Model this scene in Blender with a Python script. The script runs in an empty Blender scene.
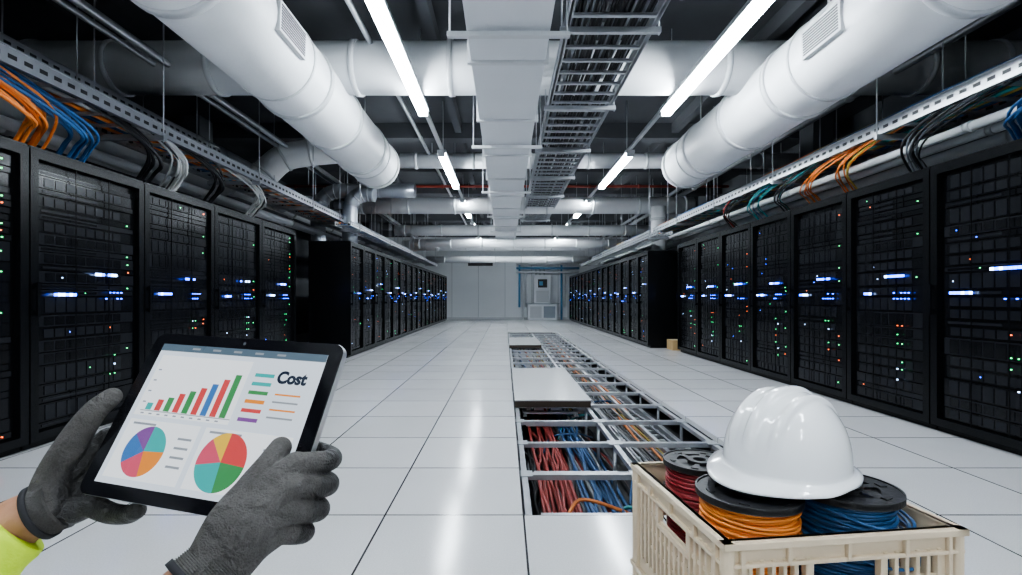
import bpy, math, random
import numpy as np
from mathutils import Vector, Matrix
random.seed(7)
R=random.Random(11)
# ------------------------------------------------------------ materials
def mat(name,col,rough=0.5,metal=0.0,emis=None,es=0.0,bump=None,var=None,coat=0.0,spec=0.5):
    m=bpy.data.materials.new(name); m.use_nodes=True
    nt=m.node_tree; b=nt.nodes['Principled BSDF']
    b.inputs['Base Color'].default_value=(*col,1); b.inputs['Roughness'].default_value=rough
    b.inputs['Metallic'].default_value=metal; b.inputs['Specular IOR Level'].default_value=spec
    b.inputs['Coat Weight'].default_value=coat
    if emis: 
        b.inputs['Emission Color'].default_value=(*emis,1); b.inputs['Emission Strength'].default_value=es
    if bump or var:
        tc=nt.nodes.new('ShaderNodeTexCoord')
        if var:
            n=nt.nodes.new('ShaderNodeTexNoise'); n.inputs['Scale'].default_value=var[0]; n.inputs['Detail'].default_value=6
            nt.links.new(tc.outputs['Object'],n.inputs['Vector'])
            mx=nt.nodes.new('ShaderNodeMix'); mx.data_type='RGBA'
            mx.inputs[6].default_value=(*[c*(1-var[1]) for c in col],1); mx.inputs[7].default_value=(*[min(1,c*(1+var[1])) for c in col],1)
            nt.links.new(n.outputs['Fac'],mx.inputs[0]); nt.links.new(mx.outputs[2],b.inputs['Base Color'])
        if bump:
            n2=nt.nodes.new('ShaderNodeTexNoise'); n2.inputs['Scale'].default_value=bump[0]; n2.inputs['Detail'].default_value=4
            nt.links.new(tc.outputs['Object'],n2.inputs['Vector'])
            bp=nt.nodes.new('ShaderNodeBump'); bp.inputs['Strength'].default_value=bump[1]; bp.inputs['Distance'].default_value=0.01
            nt.links.new(n2.outputs['Fac'],bp.inputs['Height']); nt.links.new(bp.outputs['Normal'],b.inputs['Normal'])
    return m
# ------------------------------------------------------------ mesh builder
class MB:
    def __init__(s): s.v=[];s.f=[];s.m=[];s.sm=[]
    def box(s,x0,x1,y0,y1,z0,z1,m=0,M=None):
        b=len(s.v)
        P=[(x0,y0,z0),(x1,y0,z0),(x1,y1,z0),(x0,y1,z0),(x0,y0,z1),(x1,y0,z1),(x1,y1,z1),(x0,y1,z1)]
        if M is not None: P=[tuple(M@Vector(p)) for p in P]
        s.v+=P
        for f in [(0,3,2,1),(4,5,6,7),(0,1,5,4),(1,2,6,5),(2,3,7,6),(3,0,4,7)]:
            s.f.append(tuple(b+i for i in f)); s.m.append(m); s.sm.append(False)
    def quad(s,pts,m=0):
        b=len(s.v); s.v+=[tuple(p) for p in pts]; s.f.append(tuple(range(b,b+len(pts)))); s.m.append(m); s.sm.append(False)
    def tube(s,pts,r,m=0,seg=12,cap=True,rnd=False):
        pts=[Vector(p) for p in pts]; n=len(pts)
        rr=list(r) if isinstance(r,(list,tuple)) else [r]*n
        if rnd: # rounded ends
            a=(pts[0]-pts[1]).normalized(); c=(pts[-1]-pts[-2]).normalized()
            st=[(pts[0]+a*rr[0]*math.sin(t),rr[0]*math.cos(t)) for t in (1.45,1.1,.75,.35)]
            en=[(pts[-1]+c*rr[-1]*math.sin(t),rr[-1]*math.cos(t)) for t in (.35,.75,1.1,1.45)]
            pts=[p for p,_ in st]+pts+[p for p,_ in en]; rr=[q for _,q in st]+rr+[q for _,q in en]; n=len(pts)
        T=[]
        for i in range(n):
            d=pts[min(i+1,n-1)]-pts[max(i-1,0)]; T.append(d.normalized())
        up=Vector((0,0,1)) if abs(T[0].z)<.9 else Vector((1,0,0))
        N=(up-T[0]*up.dot(T[0])).normalized(); b=len(s.v)
        for i in range(n):
            N=(N-T[i]*N.dot(T[i])).normalized(); B=T[i].cross(N)
            for k in range(seg):
                a=2*math.pi*k/seg
                s.v.append(tuple(pts[i]+(N*math.cos(a)+B*math.sin(a))*rr[i]))
        for i in range(n-1):
            for k in range(seg):
                k2=(k+1)%seg
                s.f.append((b+i*seg+k,b+i*seg+k2,b+(i+1)*seg+k2,b+(i+1)*seg+k)); s.m.append(m); s.sm.append(True)
        if cap:
            s.f.append(tuple(b+k for k in reversed(range(seg)))); s.m.append(m); s.sm.append(False)
            s.f.append(tuple(b+(n-1)*seg+k for k in range(seg))); s.m.append(m); s.sm.append(False)
    def obj(s,name,mats,parent=None,M=None,bevel=0):
        me=bpy.data.meshes.new(name); me.from_pydata(s.v,[],s.f)
        for mm in mats: me.materials.append(mm)
        me.polygons.foreach_set('material_index',s.m); me.polygons.foreach_set('use_smooth',s.sm); me.update()
        o=bpy.data.objects.new(name,me); bpy.context.scene.collection.objects.link(o)
        if M is not None: o.matrix_world=M
        if parent: o.parent=parent
        if bevel:
            bv=o.modifiers.new('bevel','BEVEL'); bv.width=bevel; bv.segments=2; bv.limit_method='ANGLE'
        return o
def spl(P,n=6):
    P=[Vector(p) for p in P]; out=[]
    Q=[P[0]*2-P[1]]+P+[P[-1]*2-P[-2]]
    for i in range(1,len(Q)-2):
        for k in range(n):
            t=k/n; a,b,c,d=Q[i-1],Q[i],Q[i+1],Q[i+2]
            out.append(.5*((2*b)+(c-a)*t+(2*a-5*b+4*c-d)*t*t+(3*b-a-3*c+d)*t**3))
    out.append(P[-1]); return out
def lerp(L,n):
    out=[]
    for i in range(len(L)-1):
        for k in range(n): out.append(L[i]+(L[i+1]-L[i])*k/n)
    return out+[L[-1]]
def empty(name,loc=(0,0,0)):
    e=bpy.data.objects.new(name,None); e.location=loc; bpy.context.scene.collection.objects.link(e); return e

# ------------------------------------------------------------ base materials
m_duct=mat('duct_white',(.84,.86,.88),.45,bump=(6,.3),var=(3,.06))
m_band=mat('duct_band',(.62,.64,.66),.35,bump=(30,.1))
m_ductsq=mat('duct_square_white',(.72,.745,.78),.4,var=(2,.06))
m_steel=mat('galvanised_steel',(.55,.57,.60),.38,.8,var=(12,.2))
m_silver=mat('silver_insulation',(.50,.53,.58),.3,.8,bump=(14,.5))
m_dark=mat('dark_metal',(.03,.032,.036),.5)
m_ceil=mat('ceiling_dark_concrete',(.095,.10,.11),.85,var=(1.5,.3))
m_wallg=mat('wall_concrete_grey',(.15,.16,.175),.8,var=(1.2,.25))
m_wallw=mat('wall_white_paint',(.88,.91,.93),.6,var=(.8,.04))
m_black=mat('rack_black',(.005,.0055,.0065),.25,spec=.2)
m_blackp=mat('black_plastic',(.008,.0085,.010),.35)
m_grille=mat('grille_dark',(.1,.1,.11),.6)
def cabm(n,c): return mat('cable_'+n,c,.45)
CC=dict(red=(.42,.05,.04),blue=(.03,.12,.30),orange=(.80,.24,.05),black=(.015,.015,.018),yellow=(.60,.45,.08),white=(.7,.7,.7),teal=(.05,.40,.42),grey=(.25,.27,.3))
CAB=[cabm(n,c) for n,c in CC.items()]
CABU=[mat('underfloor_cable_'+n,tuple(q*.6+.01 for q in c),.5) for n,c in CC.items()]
def floor_mat():
    m=bpy.data.materials.new('raised_floor_tile'); m.use_nodes=True; nt=m.node_tree; b=nt.nodes['Principled BSDF']
    L=nt.links.new
    tc=nt.nodes.new('ShaderNodeTexCoord'); sx=nt.nodes.new('ShaderNodeSeparateXYZ'); L(tc.outputs['Object'],sx.inputs[0])
    def math_(op,a,bv=None,c=None):
        n=nt.nodes.new('ShaderNodeMath'); n.operation=op
        for i,x in enumerate((a,bv,c)):
            if x is None: continue
            if isinstance(x,(int,float)): n.inputs[i].default_value=x
            else: L(x,n.inputs[i])
        return n.outputs[0]
    T=.67
    u=math_('DIVIDE',math_('SUBTRACT',sx.outputs[0],.09),T); v=math_('DIVIDE',math_('SUBTRACT',sx.outputs[1],2.42),T)
    def edge(w): 
        f=math_('FRACT',w); return math_('SUBTRACT',.5,math_('ABSOLUTE',math_('SUBTRACT',f,.5)))
    e=math_('MINIMUM',edge(u),edge(v))
    joint=math_('LESS_THAN',e,.0068)
    cv=nt.nodes.new('ShaderNodeCombineXYZ'); L(math_('FLOOR',u),cv.inputs[0]); L(math_('FLOOR',v),cv.inputs[1])
    wn=nt.nodes.new('ShaderNodeTexWhiteNoise'); L(cv.outputs[0],wn.inputs['Vector'])
    ns=nt.nodes.new('ShaderNodeTexNoise'); ns.inputs['Scale'].default_value=160; ns.inputs['Detail'].default_value=3; L(tc.outputs['Object'],ns.inputs['Vector'])
    n3=nt.nodes.new('ShaderNodeTexNoise'); n3.inputs['Scale'].default_value=3; n3.inputs['Detail'].default_value=5; L(tc.outputs['Object'],n3.inputs['Vector'])
    val=math_('ADD',math_('ADD',math_('MULTIPLY',wn.outputs[0],.06),math_('MULTIPLY',ns.outputs[0],.20)),math_('ADD',math_('MULTIPLY',n3.outputs[0],.03),.48))
    cc=nt.nodes.new('ShaderNodeCombineColor'); L(val,cc.inputs[0]); L(val,cc.inputs[1]); L(math_('MULTIPLY',val,1.01),cc.inputs[2])
    mx=nt.nodes.new('ShaderNodeMix'); mx.data_type='RGBA'; L(joint,mx.inputs[0]); L(cc.outputs[0],mx.inputs[6]); mx.inputs[7].default_value=(.03,.03,.035,1)
    L(mx.outputs[2],b.inputs['Base Color'])
    L(math_('ADD',math_('MULTIPLY',n3.outputs[0],.08),.12),b.inputs['Roughness'])
    bp=nt.nodes.new('ShaderNodeBump'); bp.inputs['Strength'].default_value=.6; bp.inputs['Distance'].default_value=.003; L(math_('SUBTRACT',1,joint),bp.inputs['Height']); L(bp.outputs[0],b.inputs['Normal'])
    return m
m_floor=floor_mat()
# ------------------------------------------------------------ room shell
TX0,TX1,TY0,TY1=.09,1.6,2.42,15.4
b=MB()
for (x0,x1,y0,y1) in [(-6,TX0,-5,24.5),(TX1,6,-5,24.5),(TX0,TX1,-5,TY0),(TX0,TX1,TY1,24.5)]:
    b.box(x0,x1,y0,y1,-.04,0)
b.obj('floor',[m_floor])
m_pit=mat('subfloor_concrete',(.10,.10,.105),.8,var=(5,.3))
b=MB(); b.box(-.6,2.4,2.0,16,-.56,-.5); 
b.box(-.62,-.58,2,16,-.5,-.04); b.box(2.38,2.42,2,16,-.5,-.04); b.box(-.6,2.4,1.96,2.0,-.5,-.04); b.box(-.6,2.4,16,16.04,-.5,-.04)
b.obj('trench_subfloor',[m_pit])
b=MB(); b.box(-6,6,-5,24.5,4.2,4.3); b.obj('ceiling',[m_ceil])
b=MB(); b.box(-6.1,-6,-5,24.5,-.04,4.3); b.obj('wall_left',[m_wallg])
b=MB(); b.box(6,6.1,-5,24.5,-.04,4.3); b.obj('wall_right',[m_wallg])
b=MB(); b.box(-6,6,-5.1,-5,-.04,4.3); b.obj('wall_back',[m_wallw])
b=MB(); b.box(-6,6,24.5,24.6,-.04,4.3,0)
for x in (-2.6,-1.3,0,1.3,2.6): b.box(x-.015,x+.015,24.48,24.5,0,2.9,1)
b.box(-6,6,24.47,24.5,2.9,2.95,1); b.box(-6,6,24.47,24.5,0,.1,1)
b.obj('wall_far',[m_wallw,m_band])
b=MB()
for y in np.arange(-3,24,2.4): b.box(-6,6,y,y+.28,3.93,4.2)
for x in (-4.6,-2.9,-.9,1.1,3.0,4.8): b.box(x,x+.12,-5,24.5,4.02,4.2)
b.obj('ceiling_beams',[m_ceil])
b=MB()
for x in (-5.6,5.3):
    for y in (2.6,8.6,14.6,20.6): b.box(x,x+.35,y,y+.4,0,4.2)
b.obj('concrete_columns',[m_wallg],bevel=.01)
# ------------------------------------------------------------ lights
m_tube=mat('led_tube_glow',(1,1,1),.4,emis=(.86,.94,1),es=78)
m_house=mat('lamp_housing',(.6,.62,.64),.4,.3)
def lamp(x,y0,y1,z=3.28):
    b=MB()
    b.box(x-.07,x+.07,y0-.03,y1+.03,z+.03,z+.075,0)
    b.box(x-.05,x+.05,y0,y1,z-.022,z+.03,1)
    b.box(x-.055,x+.055,y0-.03,y0,z-.03,z+.03,0); b.box(x-.055,x+.055,y1,y1+.03,z-.03,z+.03,0)
    for y in (y0+.2,y1-.2): b.tube([(x,y,z+.075),(x,y,4.2)],.006,0,6)
    b.obj('fluorescent_light',[m_house,m_tube],bevel=0)
for x in (-.99,1.95):
    for y0,y1 in ((-4,-1.8),(-.6,1.6),(3.6,6.05),(7.8,10.1),(11.6,13.8),(15.2,17.4),(18.8,21)): lamp(x,y0,y1)
    b=MB(); 
    b.box(x-.025,x+.025,-4.5,23,3.357,3.40); b.obj('lighting_rail',[m_house])
for x in (-5.2,5.2): lamp(x,-.6,1.2,3.5)  # unseen side lamps, added to brighten the outer ends of the transverse duct
# ------------------------------------------------------------ ducts
def ring(b,p,axis,r,w=.06,m=1,seg=32):
    p=Vector(p);a=Vector(axis); b.tube([p-a*w/2,p+a*w/2],r,m,seg)
def grille(b,c,yw,h,side):
    x,y,z=c
    Mx=Matrix.Translation((x,y,z))@Matrix.Rotation(side,4,'Y')
    b.box(-h/2,h/2,-yw/2,yw/2,-.02,.02,1,Mx)
    for i in range(9):
        t=-h/2+.03+(h-.06)*i/8
        b.box(t-.006,t+.006,-yw/2+.025,yw/2-.025,.02,.025,2,Mx)
for X,gs in ((-2.13,1),(2.98,-1)):
    b=MB(); Z=3.25; r=.38
    b.tube([(X,-4.9,Z),(X,8.1,Z),(X,8.35,Z)],[r,r,r*.97],0,40)
    for y in (-3,-.6,1.8,3.2,5.05,6.1,7.3,8.2): ring(b,(X,y,Z),(0,1,0),r+.018,.07,1,40)
    a=math.radians(92)*gs
    grille(b,(X+math.sin(a)*r,4.1,Z+math.cos(a)*r),.5,.24,a)
    for y in (1,4.6,7.6):
        b.tube([(X,y,Z+r),(X,y,4.2)],.012,1,8)
        ring(b,(X,y,Z),(0,1,0),r+.01,.03,1,40)
    b.obj('round_air_duct',[m_duct,m_band,m_grille])
b=MB(); Z=3.62
b.tube([(-5.99,5.6,Z),(5.99,5.6,Z)],.28,0,36)
for x in (-5.2,-4.3,-3.2,-2.55,-1.65,-.6,.7,2.4,3.55,4.6,5.4): ring(b,(x,5.6,Z),(1,0,0),.297,.06,1,36)
b.obj('transverse_air_duct',[m_duct,m_band])
m_redp=mat('sprinkler_pipe_red',(.30,.05,.035),.4)
for (y,z,r,x0,x1,mm) in ((9.6,3.68,.14,-2.0,5.9,0),(12.0,3.27,.2,-3.7,4.5,0),(13.2,3.5,.10,-4.5,4.5,0),(11.2,3.55,.03,-5,5,2),(15.0,3.08,.16,-3.3,4.5,0),(17.5,2.95,.16,-3.3,4.5,0),(19.5,3.1,.2,-4,4.5,0),(21.5,2.7,.14,-4,4,0)):
    b=MB(); b.tube([(x0,y,z),(x1,y,z)],r,mm,20)
    for x in np.arange(x0+.3,x1,1.1): ring(b,(x,y,z),(1,0,0),r+.012,.05,mm if mm else 1,20)
    for x in (x0+.6,x1-.6): b.tube([(x,y,z+r),(x,y,4.2)],.01,1,6)
    b.obj('transverse_pipe',[m_duct,m_band,m_redp])
# central rectangular duct
b=MB(); b.box(-.28,.33,-4.9,16.8,3.0,3.34,0)
for y in np.arange(-4,16.8,1.35):
    b.box(-.31,.36,y,y+.035,2.975,3.37,1); b.box(-.295,.345,y+.045,y+.065,2.985,3.355,1)
for y in np.arange(-4.5,16.8,2.7):
    b.box(-.42,.47,y,y+.05,2.94,2.975,1)
    for x in (-.4,.45): b.tube([(x,y+.025,2.95),(x,y+.025,4.2)],.008,1,6)
b.obj('rectangular_air_duct',[m_ductsq,m_band],bevel=.006)
# elbows left background
b=MB(); P=[(-2.2,8.6,3.62),(-2.7,8.6,3.6),(-3.3,8.5,3.52),(-3.72,8.4,3.40),(-4.0,8.3,3.1),(-4.08,8.1,2.90),(-4.15,7.4,2.80),(-4.2,6.2,2.78),(-4.2,3.6,2.78)]
b.tube(spl(P,6),.22,0,24)
Q=spl(P,2)
for i in (2,4,6,8,10,12,14): ring(b,Q[i],(Q[i+1]-Q[i-1]).normalized(),.232,.05,1,24)
b.obj('elbow_air_duct',[m_duct,m_band])
for pts,r in (([(-1.9,10.6,3.32),(-3.3,10.6,3.32),(-3.75,10.6,3.25),(-3.95,10.6,2.9),(-3.95,10.6,2.1)],.15),
              ([(-2.6,10.0,3.12),(-2.85,10.0,3.12),(-3.08,10.0,2.9),(-3.1,10.0,2.09)],.15),
              ([(-4.4,10,2.9),(-4.7,10,3.1),(-4.8,9.5,3.4),(-4.8,7,3.4)],.17)):
    b=MB(); b.tube(spl(pts,6),r,0,20)
    P=spl(pts,2)
    for i in range(1,len(P)-1): ring(b,P[i],(P[i+1]-P[i-1]).normalized(),r+.01,.025,1,20)
    b.obj('silver_elbow_duct',[m_silver,m_steel])
b=MB(); b.tube([(3.62,11.8,2.1),(3.62,11.8,3.2)],.17,0,20); ring(b,(3.62,11.8,2.5),(0,0,1),.18); ring(b,(3.62,11.8,2.9),(0,0,1),.18)
b.obj('vertical_pipe',[m_duct,m_band])
def conduits(name,L,m,y0=-4.9,y1=21):
    b=MB()
    for x,z,r in L: 
        b.tube([(x,y0,z),(x,y1,z)],r,0,10)
        for y in np.arange(y0+1,y1,2.5): ring(b,(x,y,z),(0,1,0),r*1.25,.05,1,10)
    b.obj(name,[m,m_band])
conduits('conduit_run',[(-3.6,3.55,.04),(-3.75,3.55,.03),(-1.45,3.8,.03),(2.35,3.85,.03),(4.0,3.55,.04),(4.2,3.5,.05),(-4.6,3.2,.07)],m_steel)
conduits('white_pipe_run',[(3.72,2.42,.04),(3.9,2.40,.04),(4.1,2.36,.06),(4.5,2.75,.09),(4.9,3.2,.12)],m_duct,-2,20)
conduits('white_pipe_run',[(-3.85,2.40,.05),(-4.0,2.40,.04),(-4.9,3.0,.1)],m_duct,-2,20)
# ------------------------------------------------------------ cable trays
def tray(name,x0,x1,z,y0,y1,h=.1,step=.28,slots=True,rods=1.8):
    b=MB()
    for x in (x0,x1):
        b.box(x-.008,x+.008,y0,y1,z,z+h,0)
        b.box(x-.02,x+.02,y0,y1,z+h-.006,z+h,0); b.box(x-.02,x+.02,y0,y1,z,z+.006,0)
        if slots:
            for y in np.arange(y0+.05,y1,.11): b.box(x-.0095,x+.0095,y,y+.06,z+h*.38,z+h*.62,1)
    for y in np.arange(y0+.1,y1,step): b.box(x0,x1,y,y+.035,z+.006,z+.028,0)
    if rods:
      for y in np.arange(y0+.4,y1,rods):
        b.box(x0-.06,x1+.06,y,y+.04,z-.045,z-.002,0)
        for x in (x0-.045,x1+.045): b.tube([(x,y+.02,z-.06),(x,y+.02,4.2)],.007,0,6)
    return b.obj(name,[m_steel,m_dark])
tC=tray('cable_tray',.49,1.16,3.17,-4.5,14,.09,.24,False,1.6)
tC2=tray('cable_tray',.62,1.04,3.42,-4.5,14,.06,.35,False,0)
tL=tray('cable_tray',-3.75,-3.2,2.55,-3,20,.12)
tR=tray('cable_tray',3.48,4.0,2.56,-3,20,.12)
tL2=tray('cable_tray',-4.6,-4.0,3.05,-3,7,.1)
tR2=tray('cable_tray',4.3,4.8,2.95,-3,20,.1)
tL3=tray('cable_tray',-3.0,-2.72,2.32,8.8,20,.08,rods=2.5)
tR3=tray('cable_tray',3.05,3.35,2.32,10,20,.08,rods=2.5)
def bundle(name,n,xr,zr,y0,y1,cols,r=(.008,.014),amp=.03,step=.5,seg=6,par=None,ml=None):
    b=MB()
    for i in range(n):
        x=R.uniform(*xr); z=R.uniform(*zr); rr=R.uniform(*r); ph=R.uniform(0,6)
        P=[]; y=y0+R.uniform(0,.15)
        while y<y1:
            P.append((min(max(x+amp*math.sin(ph+y*R.uniform(.9,1.1)*1.3),xr[0]),xr[1]),y,z+R.uniform(-.006,.006))); y+=step
        P.append((x,y1,z))
        b.tube(P,rr,R.choice(cols),seg)
    return b.obj(name,ml or CAB,parent=par)
bundle('tray_cables',34,(.53,1.12),(3.21,3.25),-4.4,13.9,[3,3,3,7,3],(.010,.018),.015,1.0,par=tC)
bundle('tray_cables',14,(.65,1.0),(3.45,3.48),-4.4,13.9,[3,5,3,7],(.010,.018),.015,1.0,par=tC2)
bundle('tray_cables',26,(-3.7,-3.25),(2.6,2.74),-2.9,19.8,[3,3,2,1,2,5,1],(.012,.02),.04,par=tL)
bundle('tray_cables',26,(3.53,3.95),(2.6,2.74),-2.9,19.8,[3,1,4,6,1,5,2],(.012,.02),.04,par=tR)
bundle('tray_cables',14,(-4.5,-4.05),(3.1,3.16),-2.9,6.8,[3,3,7,1],(.012,.02),.04,par=tL2)
bundle('tray_cables',14,(4.35,4.75),(3.0,3.06),-2.9,19.8,[3,3,7,1,5],(.012,.02),.04,par=tR2)
bundle('tray_cables',8,(-2.96,-2.76),(2.36,2.40),8.9,19.8,[3,2,1,5],(.01,.016),.02,par=tL3)
bundle('tray_cables',8,(3.09,3.31),(2.36,2.40),10.1,19.8,[3,2,1,5],(.01,.016),.02,par=tR3)
def drops(name,side,X,ys,cols,n=7,zt=2.66,zb=2.1,sweep=1.0,par=None,rr=(.008,.013)):
    b=MB()
    for y0 in ys:
        c=R.choice(cols)
        for i in range(n):
            y=y0+R.uniform(-.1,.1); w=R.uniform(.8,1.3)*sweep; o=R.uniform(0,.12); dz=R.uniform(-.06,.06); cc=c if R.random()<.75 else R.choice(cols)
            P=[(X+side*(.10+o*.5),y-w*2.2,zt-.02),(X+side*(.03+o*.5),y-w*1.2,zt-.10+dz),(X+side*(.02+o*.6),y-w*.5,zt-.20+dz),(X+side*(.06+o),y-.08,zt-.30+dz),(X+side*(.24+o),y+.08,(zt*.3+zb*.7)),(X+side*(.40+o),y+.12,zb)]
            b.tube(spl(P,5),R.uniform(*rr),cc,7)
    b.obj(name,CAB,parent=par)
drops('drop_cables',-1,-3.18,(3.6,),[2],12,par=tL,rr=(.010,.014))
drops('drop_cables',-1,-3.18,(4.0,),[1,1,6],7,par=tL,rr=(.010,.014))
drops('drop_cables',-1,-3.2,(4.8,5.2,5.9,6.9),[3,3,3,5],9,sweep=.5,par=tL,rr=(.009,.014))
drops('drop_cables',1,3.40,(3.5,),[1,6,1],8,par=tR,rr=(.009,.013))
drops('drop_cables',1,3.46,(4.5,),[3,3,7],8,sweep=.5,par=tR,rr=(.007,.011))
drops('drop_cables',1,3.46,(5.4,6.0),[4,2,3],5,sweep=.5,par=tR,rr=(.006,.010))
drops('drop_cables',1,3.46,(6.6,7.3,8.2),[6,0,1,3],5,sweep=.5,par=tR,rr=(.006,.010))
# ------------------------------------------------------------ racks
m_srv=mat('server_face',(.007,.0075,.009),.16,.0,spec=.26); m_srv2=mat('server_face_light',(.013,.014,.017),.2,.0,spec=.26)
m_ledb=mat('led_blue',(.1,.2,1),.4,emis=(.03,.10,1),es=14)
m_ledw=mat('led_white',(1,1,1),.4,emis=(.40,.58,1),es=13)
m_ledg=mat('led_green',(.1,1,.4),.4,emis=(.08,1,.28),es=4)
m_ledo=mat('led_amber',(1,.4,.05),.4,emis=(1,.12,.04),es=5)
RM=[m_black,m_srv,m_srv2,m_ledb,m_ledw,m_ledg,m_ledo,m_steel]
def rack_mesh(w,seed,H=2.1,D=1.0,far=False):
    r=random.Random(seed); b=MB()
    g=.006
    b.box(g,w-g,.05,D,.04,H,0)
    for x in (.08,w-.08):
        for y in (.12,D-.1): b.box(x-.03,x+.03,y-.03,y+.03,0,.045,0)
    b.box(g,w-g,.06,D,0.0,.03,0)
    t=.06
    b.box(g,g+t,0,.05,.05,H-.02,0); b.box(w-g-t,w-g,0,.05,.05,H-.02,0)
    b.box(g+t,w-g-t,0,.05,.05,.05+t,0); b.box(g+t,w-g-t,0,.05,H-.02-t,H-.02,0)
    b.box(g,w-g,.01,.06,H-.015,H,0)
    x0=g+t; x1=w-g-t
    z=.12
    pg=.08 if far else .35
    while z<H-.14:
        h=r.choice([.045,.045,.09,.09,.135]); h=min(h,H-.1-z)
        y=.03+r.uniform(0,.012); mm=1 if r.random()<.75 else 2
        b.box(x0+.03,x1-.03,y,.06,z+.004,z+h-.004,mm)
        if h>.08:
            n=int((x1-x0-.2)/.09)
            for i in range(n):
                xx=x0+.08+i*.09; b.box(xx,xx+.075,y-.004,y,z+.014,z+h-.014,1 if mm==2 else 2)
        else:
            b.box(x0+.06,x0+.06+.5*(x1-x0),y-.003,y,z+.014,z+h-.014,1 if mm==2 else 2)
        if r.random()<pg:
            xx=x1-.10; b.box(xx,xx+.007,y-.007,y,z+h/2-.003,z+h/2+.004,5 if r.random()<.6 else 6)
        if r.random()<.25:
            xx=x0+r.uniform(.1,.5*(x1-x0)); b.box(xx,xx+.006,y-.007,y,z+h/2-.003,z+h/2+.003,r.choice([5,6,3,4]))
        z+=h
    for fx in (.33,.66):
        xx=x0+(x1-x0)*fx; b.box(xx-.003,xx+.003,.008,.014,.1,H-.07,0)
    cx=x0+(x1-x0)*.60
    zj=.13 if far else .02
    cl=[(cx,1.235+r.uniform(-zj,zj),7)]
    if not far or r.random()<.4: cl.append((x0+(x1-x0)*.22,1.07+r.uniform(-zj,zj),6))
    for (c,zz,n) in cl:
        for i in range(n):
            if r.random()<(.4 if far else .12): continue
            xx=c-.08+i*.032; b.box(xx,xx+.022,.004,.012,zz,zz+(.012 if far else .020),4 if r.random()<.4 else 3)
    for zz in (1.09,1.04):
        for i in range(5): 
            if r.random()<(.2 if far else .7):
                xx=cx+.02+i*.04; b.box(xx,xx+.010,.004,.012,zz,zz+.008,3)
    if not far:
      for i in range(7):
        zz=.35+i*.075+r.uniform(-.01,.01)
        for k in range(2):
            if r.random()<.55:
                xx=cx+.06+k*.05; b.box(xx,xx+.007,.006,.012,zz,zz+.007,r.choice([5,5,5,6,4]))
    b.box(.022,.045,-.035,-.02,.92,1.16,0); b.box(.022,.045,-.02,0,.93,.96,0); b.box(.022,.045,-.02,0,1.12,1.15,0)
    me=bpy.data.meshes.new('server_rack_mesh'); me.from_pydata(b.v,[],b.f)
    for mm in RM: me.materials.append(mm)
    me.polygons.foreach_set('material_index',b.m); me.update(); return me
def place(me,loc,rz):
    o=bpy.data.objects.new('server_rack',me); o.location=loc; o.rotation_euler=(0,0,rz); bpy.context.scene.collection.objects.link(o)
LW,RW=1.09,.97
LM=[rack_mesh(LW,i) for i in range(4)]; RMs=[rack_mesh(RW,10+i) for i in range(4)]
y=3.42-LW*3; i=0
while y<7.0: place(LM[i%4],(-3.25,y,0),math.pi/2); y+=LW; i+=1
y=3.98-RW*3; i=0
while y<9.0: place(RMs[i%4],(3.38,y+RW,0),-math.pi/2); y+=RW; i+=1
FM=[rack_mesh(.85,20+i,2.05,.74,True) for i in range(6)]
y=8.75; i=0
while y<23.2: place(FM[i%6],(-2.7,y,0),math.pi/2); y+=.85; i+=1
y=10.5; i=2
while y<22.5: place(FM[i%6],(3.0,y+.85,0),-math.pi/2); y+=.85; i+=1
# ------------------------------------------------------------ trench content
b=MB()
ys=list(np.arange(TY0+.02,TY1,.67))
for y in ys:
    b.box(TX0,TX1,y-.022,y+.022,-.075,-.042,0)
    for x in (.12,.83,1.57):
        b.tube([(x,y,-.5),(x,y,-.05)],.014,0,8); b.box(x-.05,x+.05,y-.05,y+.05,-.5,-.49,0); b.box(x-.05,x+.05,y-.05,y+.05,-.05,-.040,0)
    b.box(.2,1.0,y+.3,y+.33,-.17,-.14,0)
for x in (.12,.83,1.57): b.box(x-.018,x+.018,TY0,TY1,-.078,-.046,0)
b.box(1.2,1.23,TY0,TY1,-.12,-.09,0)
grid=b.obj('floor_support_grid',[m_steel])
t1=tray('underfloor_cable_tray',.98,1.45,-.22,2.5,15.3,.08,.16,False,0); t1.parent=grid
t2=tray('underfloor_cable_tray',.2,.72,-.14,5,15.3,.05,.16,False,0); t2.parent=grid
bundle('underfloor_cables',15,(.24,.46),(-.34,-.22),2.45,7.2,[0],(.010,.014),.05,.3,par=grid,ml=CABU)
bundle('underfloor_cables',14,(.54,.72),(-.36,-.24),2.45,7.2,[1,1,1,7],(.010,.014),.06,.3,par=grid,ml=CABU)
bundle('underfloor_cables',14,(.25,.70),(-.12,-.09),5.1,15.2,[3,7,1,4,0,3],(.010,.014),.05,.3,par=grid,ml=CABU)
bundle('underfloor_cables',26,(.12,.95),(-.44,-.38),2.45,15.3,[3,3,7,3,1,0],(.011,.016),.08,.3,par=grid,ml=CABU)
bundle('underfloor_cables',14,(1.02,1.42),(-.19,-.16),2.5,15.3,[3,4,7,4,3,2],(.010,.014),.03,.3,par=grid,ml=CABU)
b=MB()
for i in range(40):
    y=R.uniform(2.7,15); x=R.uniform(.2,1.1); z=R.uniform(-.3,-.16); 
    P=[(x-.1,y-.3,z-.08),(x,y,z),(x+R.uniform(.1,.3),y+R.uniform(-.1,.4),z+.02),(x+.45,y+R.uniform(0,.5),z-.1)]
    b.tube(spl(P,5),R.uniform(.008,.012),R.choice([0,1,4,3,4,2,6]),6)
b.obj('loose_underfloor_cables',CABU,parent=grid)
m_core=mat('floor_panel_core',(.05,.035,.025),.7)
m_tile=mat('floor_panel_top',(.62,.625,.63),.2,var=(120,.06))
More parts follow.
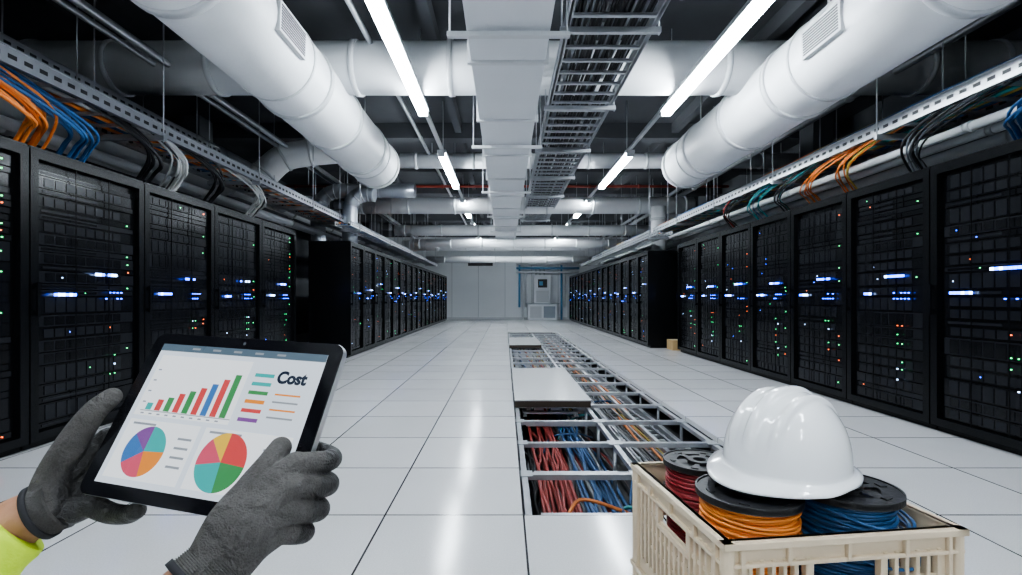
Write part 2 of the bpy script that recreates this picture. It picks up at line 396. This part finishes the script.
def panel(x0,x1,y0,y1,z=.0):
    b=MB(); b.box(x0,x1,y0,y1,z+.022,z+.036,0); b.box(x0+.004,x1-.004,y0+.004,y1-.004,z-.040,z+.022,1)
    b.obj('raised_floor_panel',[m_tile,m_core],bevel=.002)
panel(.095,.86,4.98,7.2); panel(.095,.8,10.9,12.9)
# ------------------------------------------------------------ far wall equipment
m_cabw=mat('cabinet_white',(.80,.83,.86),.4); m_bluep=mat('pipe_blue',(.14,.36,.58),.4); m_cabg=mat('cabinet_grey',(.30,.35,.40),.4)
b=MB(); b.box(1.4,2.2,24.0,24.45,.75,2.15,0); b.box(1.5,2.1,23.98,24.0,.85,1.4,1); b.box(1.58,2.02,23.97,23.98,1.55,1.95,2); b.box(1.64,1.82,23.965,23.97,1.65,1.85,3)
b.box(1.1,2.5,23.9,24.45,0.0,.75,0); b.box(1.2,1.75,23.88,23.9,.1,.65,1); b.box(1.85,2.4,23.88,23.9,.1,.65,4); b.box(1.0,2.6,23.88,24.45,.75,.79,4)
b.obj('electrical_cabinet',[m_cabw,m_band,m_dark,m_bluep,m_cabg],bevel=.01)
b=MB()
for i,x in enumerate((.7,.86,1.02,2.75,2.9)): b.tube([(x,24.35,0 if i%2 else .6),(x,24.35,2.85)],.05,1 if i in(0,3) else 0,10)
for z in (2.3,2.5,2.7): b.tube([(.55,24.25,z),(3.6,24.25,z)],.05,1 if z==2.5 else 0,10)
for x in (1.5,1.7,1.9): b.tube([(x,24.25,2.15),(x,24.25,2.5)],.03,2,8)
b.obj('wall_pipework',[m_duct,m_bluep,m_steel])
b=MB()
b.box(3.05,3.12,24.42,24.47,0,2.15,1); b.box(3.98,4.05,24.42,24.47,0,2.15,1); b.box(3.05,4.05,24.42,24.47,2.1,2.17,1); b.box(3.12,3.98,24.44,24.47,.02,2.1,0); b.box(3.2,3.26,24.40,24.44,1.0,1.06,1)
b.obj('door_1',[m_cabg,m_band])
b=MB(); b.box(-1.8,-.6,24.38,24.46,2.62,2.86,0)
for i in range(5): b.box(-1.75,-.65,24.36,24.38,2.64+i*.045,2.66+i*.045,1)
b.obj('air_vent',[m_dark,m_grille])
b=MB(); b.box(3.35,3.75,10.0,10.35,0,.2,0); b.box(3.35,3.75,10.16,10.19,.2,.203,1); b.obj('cardboard_box',[mat('cardboard',(.45,.31,.15),.8),m_band])

# ------------------------------------------------------------ crates
m_crate=mat('crate_beige_plastic',(.62,.51,.37),.45,var=(8,.08))
def crate(name,cx,cy,z0,rot,W=.525,D=.475,H=.282):
    b=MB(); t=.012
    b.box(-W/2+.012,W/2-.012,-D/2+.012,D/2-.012,.006,.016,0)
    def wall(L,M):
        b.box(-L/2,L/2,-t,0,0,.035,0,M); b.box(-L/2,L/2,-t,0,H-.05,H,0,M)
        b.box(-L/2-.012,L/2+.012,-t,.012,H-.014,H,0,M); b.box(-L/2-.006,L/2+.006,-t,.008,H-.052,H-.044,0,M)
        for z in (.085,.13,.175): b.box(-L/2,L/2,-t+.003,-.002,z,z+.012,0,M)
        b.box(-L/2,-L/2+.05,-t,0,.035,H-.05,0,M); b.box(L/2-.05,L/2,-t,0,.035,H-.05,0,M)
        b.box(-.09,-.075,-t,.004,.17,H-.05,0,M); b.box(.075,.09,-t,.004,.17,H-.05,0,M); b.box(-.09,.09,-t,.004,.168,.18,0,M)
        n=int((L-.10)/.024)
        for i in range(n+1):
            x=-L/2+.05+(L-.10)*i/n
            b.box(x-.0045,x+.0045,-t,.003,.03,.175 if abs(x)<.08 else H-.04,0,M)
        for x in (-L/2+.03,L/2-.03): b.box(x-.004,x+.004,0,.010,.0,H-.014,0,M)
        for x in (-L/4,0,L/4): b.box(x-.004,x+.004,0,.010,H-.048,H-.014,0,M)
    for k,(L,o) in enumerate(((W,D/2),(D,W/2),(W,D/2),(D,W/2))):
        a=math.pi+k*math.pi/2
        M=Matrix.Rotation(a,4,'Z')@Matrix.Translation((0,o,0)); wall(L,M)
    for x in (-W/2,W/2):
        for y in (-D/2,D/2): b.tube([(x*.985,y*.985,0),(x*.985,y*.985,H-.001)],.014,0,10)
    return b.obj(name,[m_crate],M=Matrix.Translation((cx,cy,z0))@Matrix.Rotation(rot,4,'Z'),bevel=.0015)
CR=math.radians(7)
crate('plastic_crate',.672,1.262,.0,CR); crate('plastic_crate',.672,1.262,.2825,CR)
# ------------------------------------------------------------ spools
m_flange=mat('spool_black_plastic',(.018,.018,.02),.45,bump=(60,.15))
def spool(name,x,y,z0,z1,r,wcol,tilt=(0,0),loose=5,lo=.006):
    b=MB(); H=z1-z0
    def flange(z,th):
        seg=64
        def ann(r0,r1,a0,a1,za,zb,n):
            for i in range(n):
                t0=a0+(a1-a0)*i/n;t1=a0+(a1-a0)*(i+1)/n
                c0,s0,c1,s1=math.cos(t0),math.sin(t0),math.cos(t1),math.sin(t1)
                q=lambda rr,c,s,zz:(rr*c,rr*s,zz)
                b.quad([q(r0,c0,s0,zb),q(r1,c0,s0,zb),q(r1,c1,s1,zb),q(r0,c1,s1,zb)],0)
                b.quad([q(r0,c1,s1,za),q(r1,c1,s1,za),q(r1,c0,s0,za),q(r0,c0,s0,za)],0)
                b.quad([q(r1,c0,s0,za),q(r1,c1,s1,za),q(r1,c1,s1,zb),q(r1,c0,s0,zb)],0)
                b.quad([q(r0,c1,s1,za),q(r0,c0,s0,za),q(r0,c0,s0,zb),q(r0,c1,s1,zb)],0)
        ann(r*.62,r,0,2*math.pi,z,z+th,seg); ann(r*.96,r,0,2*math.pi,z-.003,z+th+.003,seg)
        ann(r*.18,r*.34,0,2*math.pi,z,z+th+.004,32)
        ann(r*.34,r*.62,0,2*math.pi,z,z+th*.4,48)
        for k in range(6):
            a=k*math.pi/3; ann(r*.34,r*.62,a-.16,a+.16,z,z+th,4)
            ann(r*.7,r*.82,a-.12,a+.12,z+th,z+th+.0025,4)
    flange(0.003,.009); flange(H-.012,.009)
    rc=r*.84
    b.tube([(0,0,.009),(0,0,H-.009)],rc-.004,1,48,cap=False)
    wr=.0042; turns=int((H-.024)/(2*wr)); P=[]
    for i in range(turns*36):
        a=i*2*math.pi/36; rr=rc+.003*math.sin(i*.013)*math.sin(i*.05); P.append((rr*math.cos(a),rr*math.sin(a),.012+wr+i/36*2*wr))
    b.tube(P,wr,1,6)
    for k in range(loose):
        P=[]; zz=H-.03-k*.014; tl=R.uniform(-.08,.08); ph=R.uniform(0,6); e=R.uniform(.3,1)*lo; p2=R.uniform(-1,.6)
        for i in range(49):
            a=i*2*math.pi/48; q=rc+.006+e*max(0,math.cos(a-p2))**2; P.append((q*math.cos(a),q*math.sin(a),zz+tl*.12*math.sin(a+ph)-e*.8*max(0,math.cos(a-p2))))
        b.tube(P,wr*.85,1,6,cap=False)
    M=Matrix.Translation((x,y,z0))@Matrix.Rotation(tilt[0],4,'X')@Matrix.Rotation(tilt[1],4,'Y')
    return b.obj(name,[m_flange,wcol],M=M)
w_or=mat('wire_orange',(.80,.27,.055),.4); w_bl=mat('wire_blue',(.02,.09,.22),.4); w_rd=mat('wire_red',(.30,.03,.04),.4)
ZB=.2825+.0165
spool('cable_spool',.556,1.145,ZB,.612,.113,w_or)
spool('cable_spool',.790,1.170,ZB,.614,.117,w_bl,loose=9,lo=.045)
spool('cable_spool',.535,1.375,ZB,.606,.096,w_rd)
spool('cable_spool',.765,1.395,ZB,.606,.095,w_rd)
# ------------------------------------------------------------ hard hat
m_hat=mat('hard_hat_white',(.84,.85,.86),.15,coat=.5)
def hat(loc,ang):
    e=empty('hard_hat',loc); e.rotation_euler=(math.radians(-2),math.radians(1),ang)
    a_,b_,h_=.150,.132,.174
    nT,nP=160,40; v=[];f=[]
    def ext(th): c=max(0,math.cos(th)); return .018+.045*c**1.5
    for j in range(nP+1):
        ph=(math.pi/2)*(j/nP); 
        rr=math.sin(ph)**.88; zz=math.cos(ph)**.92*h_
        for i in range(nT):
            th=2*math.pi*i/nT; x=a_*rr*math.cos(th); y=b_*rr*math.sin(th)
            d=0
            fade=min(1,max(0,(zz/h_-.22)/.25))
            for yc,w,hh in ((0,.013,.010),(.052,.009,.008),(-.052,.009,.008)):
                d+=hh*math.exp(-((y-yc)/w)**4)*fade
            n=Vector((x/a_**2,y/b_**2,zz/h_**2)).normalized(); p=Vector((x,y,zz+.012))+n*d
            v.append(tuple(p))
    rows=nP+1
    for (k,dz) in ((.12,-.003),(.5,-.006),(1,-.009),(1.03,-.014),(.95,-.016)):
        for i in range(nT):
            th=2*math.pi*i/nT; e_=ext(th)*k; c=max(0,math.cos(th))
            v.append(((a_+e_)*math.cos(th),(b_+min(e_,.028))*math.sin(th),.012+dz-.006*c*k)); 
        rows+=1
    for j in range(rows-1):
        for i in range(nT):
            i2=(i+1)%nT; f.append((j*nT+i,(j+1)*nT+i,(j+1)*nT+i2,j*nT+i2))
    me=bpy.data.meshes.new('shell'); me.from_pydata(v,[],f); me.materials.append(m_hat); me.polygons.foreach_set('use_smooth',[True]*len(f)); me.update()
    o=bpy.data.objects.new('shell',me); bpy.context.scene.collection.objects.link(o); o.parent=e
    s=o.modifiers.new('s','SOLIDIFY'); s.thickness=.003; s.offset=-1
    b=MB(); P=[((a_-.012)*math.cos(t),(b_-.012)*math.sin(t),-.002) for t in np.linspace(0,2*math.pi,49)]
    for k in range(3): b.tube([(x,y,z+.008*k) for x,y,z in P],.006,0,8)
    b.tube([(-a_+.005,y,-.010+.3*y*y) for y in np.linspace(-.08,.08,12)],.009,0,8)
    b.tube(spl([(-.02,.125,.004),(-.05,.132,-.010),(-.10,.11,-.014),(-.13,.05,-.010)],5),.007,0,8)
    b.obj('headband',[m_blackp],parent=e)
    return e
hat((.680,1.213,.642),math.radians(208))

# ------------------------------------------------------------ tablet
w,h=.25,.18
U=Vector((.96459,-.26176,-.03178)).normalized(); V=Vector((.15408,.46447,.87205)); V=(V-U*U.dot(V)).normalized(); N=U.cross(V)
C=Vector((-.30177,.51691,.92671))
TM=Matrix(((U.x,V.x,N.x,C.x),(U.y,V.y,N.y,C.y),(U.z,V.z,N.z,C.z),(0,0,0,1)))
tab=empty('tablet_computer'); tab.matrix_world=TM
def rrect(w,h,r,n=6):
    P=[]
    for cx,cy,a0 in ((w/2-r,h/2-r,0),(-w/2+r,h/2-r,90),(-w/2+r,-h/2+r,180),(w/2-r,-h/2+r,270)):
        for i in range(n+1):
            a=math.radians(a0+90*i/n); P.append((cx+r*math.cos(a),cy+r*math.sin(a)))
    return P
def prism(b,P,z0,z1,m):
    n=len(P); k=len(b.v); b.v+=[(x,y,z0) for x,y in P]+[(x,y,z1) for x,y in P]
    b.f.append(tuple(k+n+i for i in range(n))); b.m.append(m); b.sm.append(False)
    b.f.append(tuple(k+i for i in reversed(range(n)))); b.m.append(m); b.sm.append(False)
    for i in range(n):
        j=(i+1)%n; b.f.append((k+i,k+j,k+n+j,k+n+i)); b.m.append(m); b.sm.append(False)
m_alu=mat('tablet_aluminium',(.55,.56,.58),.3,.9); m_bez=mat('tablet_bezel',(.006,.006,.008),.08)
def em(name,c,s=1.0): return mat(name,(.02,.02,.02),.25,emis=c,es=s)
b=MB(); prism(b,rrect(w,h,.012),-.008,-.0015,0); prism(b,rrect(w-.001,h-.001,.0115),-.0015,0,1)
b.tube([(0,h/2-.007,0),(0,h/2-.007,.0002)],.002,2,12); 
b.obj('tablet_body',[m_alu,m_bez,m_dark],parent=tab,bevel=.0008)
SW,SH=.218,.153
def sp(s,t): return (-SW/2+s*SW, SH/2-t*SH)
scr=[em('screen_white',(.74,.83,.93),1.0),em('screen_bar_slate',(.10,.16,.22),.9),em('screen_grey',(.35,.4,.45),.8),
     em('c_teal',(.04,.42,.42)),em('c_red',(.65,.07,.07)),em('c_green',(.05,.28,.09)),em('c_orange',(.80,.28,.04)),em('c_blue',(.05,.18,.48)),
     em('c_purple',(.22,.08,.32)),em('c_yellow',(.80,.52,.06)),em('c_pink',(.65,.09,.16)),em('c_navy',(.005,.015,.04)),em('screen_panel',(.88,.94,1),1.05)]
b=MB()
def rect(s0,s1,t0,t1,m,z):
    x0,y0=sp(s0,t0);x1,y1=sp(s1,t1); b.quad([(x0,y1,z),(x1,y1,z),(x1,y0,z),(x0,y0,z)],m)
rect(0,1,0,1,0,.0003); rect(0,1,0,.055,1,.0006)
for i in range(5): rect(.2+i*.13,.25+i*.13,.02,.035,2,.0008)
rect(.03,.60,.09,.54,12,.0005); rect(.03,.46,.57,.96,12,.0005); rect(.49,.97,.57,.96,12,.0005)
hs=[.05,.08,.10,.135,.16,.19,.225,.265,.305]; cs=[3,4,5,4,5,4,7,4,5]
for i in range(9): rect(.085+i*.056,.085+i*.056+.036,.50-hs[i],.50,cs[i],.0008)
rect(.06,.6,.503,.509,2,.0008)
for i in range(10): rect(.07+i*.05,.09+i*.05,.52,.53,2,.0008)
for i in range(4): rect(.05,.07,.2+i*.08,.21+i*.08,2,.0008)
for i,(c1) in enumerate([3,3,5,6,4,8]):
    t=.17+i*.062; rect(.64,.75,t,t+.026,c1,.0008)
for i in range(4):
    t=.30+i*.052; rect(.79,.93,t,t+.012,6 if i%2==0 else 2,.0008)
rect(.06,.2,.59,.605,2,.0008); rect(.52,.7,.59,.605,2,.0008)
for i in range(4): rect(.36,.44,.66+i*.06,.675+i*.06,2,.0008); rect(.84,.94,.66+i*.06,.675+i*.06,2,.0008)
def pie(s,t,r,fr,cols):
    x,y=sp(s,t); a=math.pi/2
    for q,c in zip(fr,cols):
        n=14; P=[(x,y,.0009)]+[(x+r*math.cos(a+q*2*math.pi*k/n),y+r*math.sin(a+q*2*math.pi*k/n),.0009) for k in range(n+1)]
        b.quad(P,c); a+=q*2*math.pi
pie(.20,.775,.0255,(.14,.2,.2,.22,.24),(8,7,10,6,3)); pie(.645,.775,.0285,(.12,.16,.24,.22,.26),(9,10,3,5,4))
b.obj('screen_display',scr,parent=tab)
cu=bpy.data.curves.new('cost_text','FONT'); cu.body='Cost'; cu.size=.0178; cu.extrude=.0001; cu.offset=.0008
to=bpy.data.objects.new('cost_label',cu); bpy.context.scene.collection.objects.link(to); to.parent=tab; cu.materials.append(scr[11])
x,y=sp(.77,.225); to.location=(x,y,.0010)
# ------------------------------------------------------------ worker hands
def glove_mat(name,lo,hi,coat=None):
    m=bpy.data.materials.new(name); m.use_nodes=True; nt=m.node_tree; b=nt.nodes['Principled BSDF']; L=nt.links.new
    def M_(op,a,c,d=None):
        n=nt.nodes.new('ShaderNodeMath'); n.operation=op
        for i,x in enumerate((a,c,d)):
            if x is None: continue
            if isinstance(x,(int,float)): n.inputs[i].default_value=x
            else: L(x,n.inputs[i])
        return n.outputs[0]
    tc=nt.nodes.new('ShaderNodeTexCoord')
    n=nt.nodes.new('ShaderNodeTexNoise'); n.inputs['Scale'].default_value=22; n.inputs['Detail'].default_value=6; n.inputs['Roughness'].default_value=.5; L(tc.outputs['Object'],n.inputs['Vector'])
    cr=nt.nodes.new('ShaderNodeValToRGB'); cr.color_ramp.elements[0].position=.35; cr.color_ramp.elements[0].color=(*lo,1); cr.color_ramp.elements[1].position=.65; cr.color_ramp.elements[1].color=(*hi,1)
    L(n.outputs['Fac'],cr.inputs[0]); out=cr.outputs[0]; b.inputs['Roughness'].default_value=.85
    vo=nt.nodes.new('ShaderNodeTexVoronoi'); vo.inputs['Scale'].default_value=700; L(tc.outputs['Object'],vo.inputs['Vector'])
    kn=M_('MULTIPLY_ADD',vo.outputs['Distance'],-.45,1.15)
    vm=nt.nodes.new('ShaderNodeVectorMath'); vm.operation='SCALE'; L(out,vm.inputs[0]); L(kn,vm.inputs['Scale']); out=vm.outputs[0]
    n4=nt.nodes.new('ShaderNodeTexNoise'); n4.inputs['Scale'].default_value=45; n4.inputs['Detail'].default_value=3; n4.inputs['Distortion'].default_value=1.2; L(tc.outputs['Object'],n4.inputs['Vector'])
    hgt=M_('MULTIPLY_ADD',n4.outputs['Fac'],5.0,M_('MULTIPLY',vo.outputs['Distance'],.4))
    if coat:
        sx=nt.nodes.new('ShaderNodeSeparateXYZ'); L(tc.outputs['Object'],sx.inputs[0])
        f=M_('MULTIPLY_ADD',n.outputs['Fac'],.02,sx.outputs[2])
        mr=nt.nodes.new('ShaderNodeMapRange'); L(f,mr.inputs[0]); mr.inputs[1].default_value=.010; mr.inputs[2].default_value=.014; mr.inputs[3].default_value=1; mr.inputs[4].default_value=0
        mx=nt.nodes.new('ShaderNodeMix'); mx.data_type='RGBA'; L(mr.outputs[0],mx.inputs[0]); L(out,mx.inputs[6]); mx.inputs[7].default_value=(*coat,1); out=mx.outputs[2]
        L(M_('MULTIPLY_ADD',mr.outputs[0],-.35,.88),b.inputs['Roughness'])
    L(out,b.inputs['Base Color'])
    bp=nt.nodes.new('ShaderNodeBump'); bp.inputs['Strength'].default_value=.8; bp.inputs['Distance'].default_value=.0022; L(hgt,bp.inputs['Height']); L(bp.outputs[0],b.inputs['Normal'])
    return m
m_glove=glove_mat('grey_knit_glove',(.050,.046,.044),(.10,.094,.09),(.020,.019,.019)); m_cuffm=glove_mat('glove_cuff_knit',(.055,.052,.05),(.10,.096,.092))
m_cuff=mat('glove_cuff_dark',(.02,.02,.024),.9); m_skin=mat('skin',(.34,.17,.10),.5,bump=(200,.15),var=(40,.12))
m_vis=mat('hi_vis_yellow',(.62,.85,.04),.7,bump=(60,.3)); m_refl=mat('reflective_tape',(.6,.62,.64),.4)
worker=empty('worker'); worker.matrix_world=TM
def C_(L): return [(a/100,b_/100,c/100) for a,b_,c in L]
def hand(name,chains,mt):
    b=MB()
    for P,r in chains:
        b.tube(spl(C_(P),6),[q/100 for q in lerp(r,6)],0,16,rnd=True)
    o=b.obj(name,[mt],parent=worker)
    rm=o.modifiers.new('r','REMESH'); rm.mode='VOXEL'; rm.voxel_size=.0011; rm.use_smooth_shade=True
    sm=o.modifiers.new('s','SMOOTH'); sm.factor=.5; sm.iterations=6
    return o
Wr=(9.4,-12.8,3.2)
hand('right_glove',[
 ([Wr,(10.7,-8.2,3.0),(12.6,-3.7,1.6)],[2.65,2.0,1.25]),
 ([Wr,(11.2,-8.6,3.1),(13.2,-5.5,2.0)],[2.65,2.0,1.25]),
 ([Wr,(11.4,-9.4,2.8),(13.3,-7.4,1.8)],[2.65,1.9,1.2]),
 ([Wr,(11.2,-10.4,2.2),(12.9,-9.2,1.3)],[2.6,1.9,1.1]),
 ([(12.6,-3.7,1.6),(13.8,-2.6,-1.2),(12.8,-1.8,-3.0),(10.8,-1.4,-2.2)],[1.15,1.02,.94,.85]),
 ([(13.2,-5.5,2.0),(14.3,-4.8,-1.3),(13.0,-4.1,-3.3),(10.8,-3.7,-2.4)],[1.15,1.02,.94,.85]),
 ([(13.3,-7.4,1.8),(14.2,-7.0,-1.3),(12.9,-6.4,-3.2),(10.8,-6.0,-2.3)],[1.1,.98,.9,.82]),
 ([(12.9,-9.2,1.3),(13.6,-9.0,-1.1),(12.6,-8.6,-2.7),(11.0,-8.2,-2.0)],[1.0,.88,.82,.75]),
 ([Wr,(10.0,-9.2,3.7),(10.2,-6.6,3.1),(10.2,-4.0,2.0),(10.1,-2.3,1.25)],[2.4,2.1,1.55,1.22,1.02]),
 ([(10.6,-8.2,3.1),(11.8,-6.0,2.1)],[1.8,1.45]),
],m_glove)
Wl=(-16.4,-10.8,-1.2)
hand('left_glove',[
 ([Wl,(-16.5,-8.0,-2.0),(-15.0,-3.2,-2.4)],[2.5,1.8,1.25]),
 ([Wl,(-16.2,-8.6,-2.4),(-14.4,-5.2,-3.2)],[2.5,1.8,1.25]),
 ([Wl,(-15.8,-9.6,-2.4),(-13.6,-7.6,-3.2)],[2.5,1.8,1.2]),
 ([Wl,(-15.0,-10.8,-2.0),(-12.8,-9.9,-2.5)],[2.5,1.7,1.2]),
 ([(-15.0,-3.2,-2.4),(-12.6,-1.2,-4.2),(-10.0,-.4,-3.2),(-8.2,-.1,-2.0)],[1.15,1.02,.94,.85]),
 ([(-14.4,-5.2,-3.2),(-10.8,-4.0,-4.8),(-8.0,-3.2,-3.6),(-6.2,-3.0,-2.2)],[1.15,1.02,.94,.85]),
 ([(-13.6,-7.6,-3.2),(-10.2,-7.4,-4.4),(-7.2,-7.2,-3.4),(-5.4,-7.0,-2.1)],[1.15,1.0,.92,.85]),
 ([(-12.8,-9.9,-2.5),(-10.2,-10.3,-2.9),(-7.8,-10.1,-2.7),(-6.2,-9.6,-2.0)],[1.15,1.05,.95,.88]),
 ([Wl,(-16.6,-7.8,-.4),(-15.6,-4.6,.6),(-14.2,-1.2,1.2),(-13.0,.7,1.1)],[2.3,1.9,1.5,1.2,1.0]),
 ([(-16.4,-7.4,-.8),(-15.3,-5.2,-1.6)],[1.7,1.4]),
],m_glove)
def arm(pref,W,A,B_,r0,r1,sleeve_from,cl=3.2):
    W=Vector(W);A=Vector(A);B_=Vector(B_)
    d=(A-W).normalized()
    b=MB(); P=[];rr=[]
    for i in range(61):
        t=i/60; P.append(tuple((W+d*(-1.0+(cl+1.0)*t))/100)); rr.append((2.80-.12*math.sin(t*3.14)+.07*math.sin(i*1.6))/100)
    b.tube(P,rr,0,48); b.obj(pref+'_glove_cuff',[m_cuffm],parent=worker)
    b=MB(); e=W+d*cl
    b.tube([tuple((e-d*.35)/100),tuple((e+d*.25)/100)],.0295,0,40); b.obj(pref+'_cuff_hem',[m_cuff],parent=worker)
    b=MB(); b.tube([tuple(x/100) for x in spl([W+d*1,A,A.lerp(B_,.4),B_],6)],[q/100 for q in lerp([2.4,r0*.95,r0*1.1,r1],6)],0,32); b.obj(pref+'_forearm',[m_skin],parent=worker)
    s0=A.lerp(B_,sleeve_from)
    b=MB(); L=[s0,s0.lerp(B_,.3),s0.lerp(B_,.6),B_+(B_-s0)*.2]
    b.tube([tuple(x/100) for x in spl(L,6)],[(q+.08*math.sin(i*1.7))/100 for i,q in enumerate(lerp([r0+.9,r0+1.5,r1+1.5,r1+1.6],6))],0,32)
    dd=(B_-s0).normalized(); q=s0+dd*5.5
    b.tube([tuple(q/100),tuple((q+dd*3.5)/100)],(r0+1.85)/100,1,32)
    b.obj(pref+'_sleeve',[m_vis,m_refl],parent=worker)
arm('right',Wr,(6.8,-18.7,6.0),(3,-32,15),2.9,4.0,.75,1.6)
arm('left',Wl,(-18.6,-12.9,-.4),(-23.5,-24,3),2.8,4.2,.0,.7)
# ------------------------------------------------------------ camera
cam=bpy.data.cameras.new('camera'); co=bpy.data.objects.new('camera',cam); bpy.context.scene.collection.objects.link(co)
co.location=(0,0,1.05); co.rotation_euler=(math.pi/2,0,0); cam.sensor_width=36; cam.lens=500/1022*36
cam.shift_x=6/1022; cam.shift_y=10.5/1022; cam.clip_start=.01; cam.clip_end=200
bpy.context.scene.camera=co
wd=bpy.data.worlds.new('world'); bpy.context.scene.world=wd; wd.use_nodes=True; wd.node_tree.nodes['Background'].inputs[0].default_value=(.02,.022,.025,1)
try: bpy.context.scene.view_settings.look='AgX - Medium High Contrast'
except Exception: pass
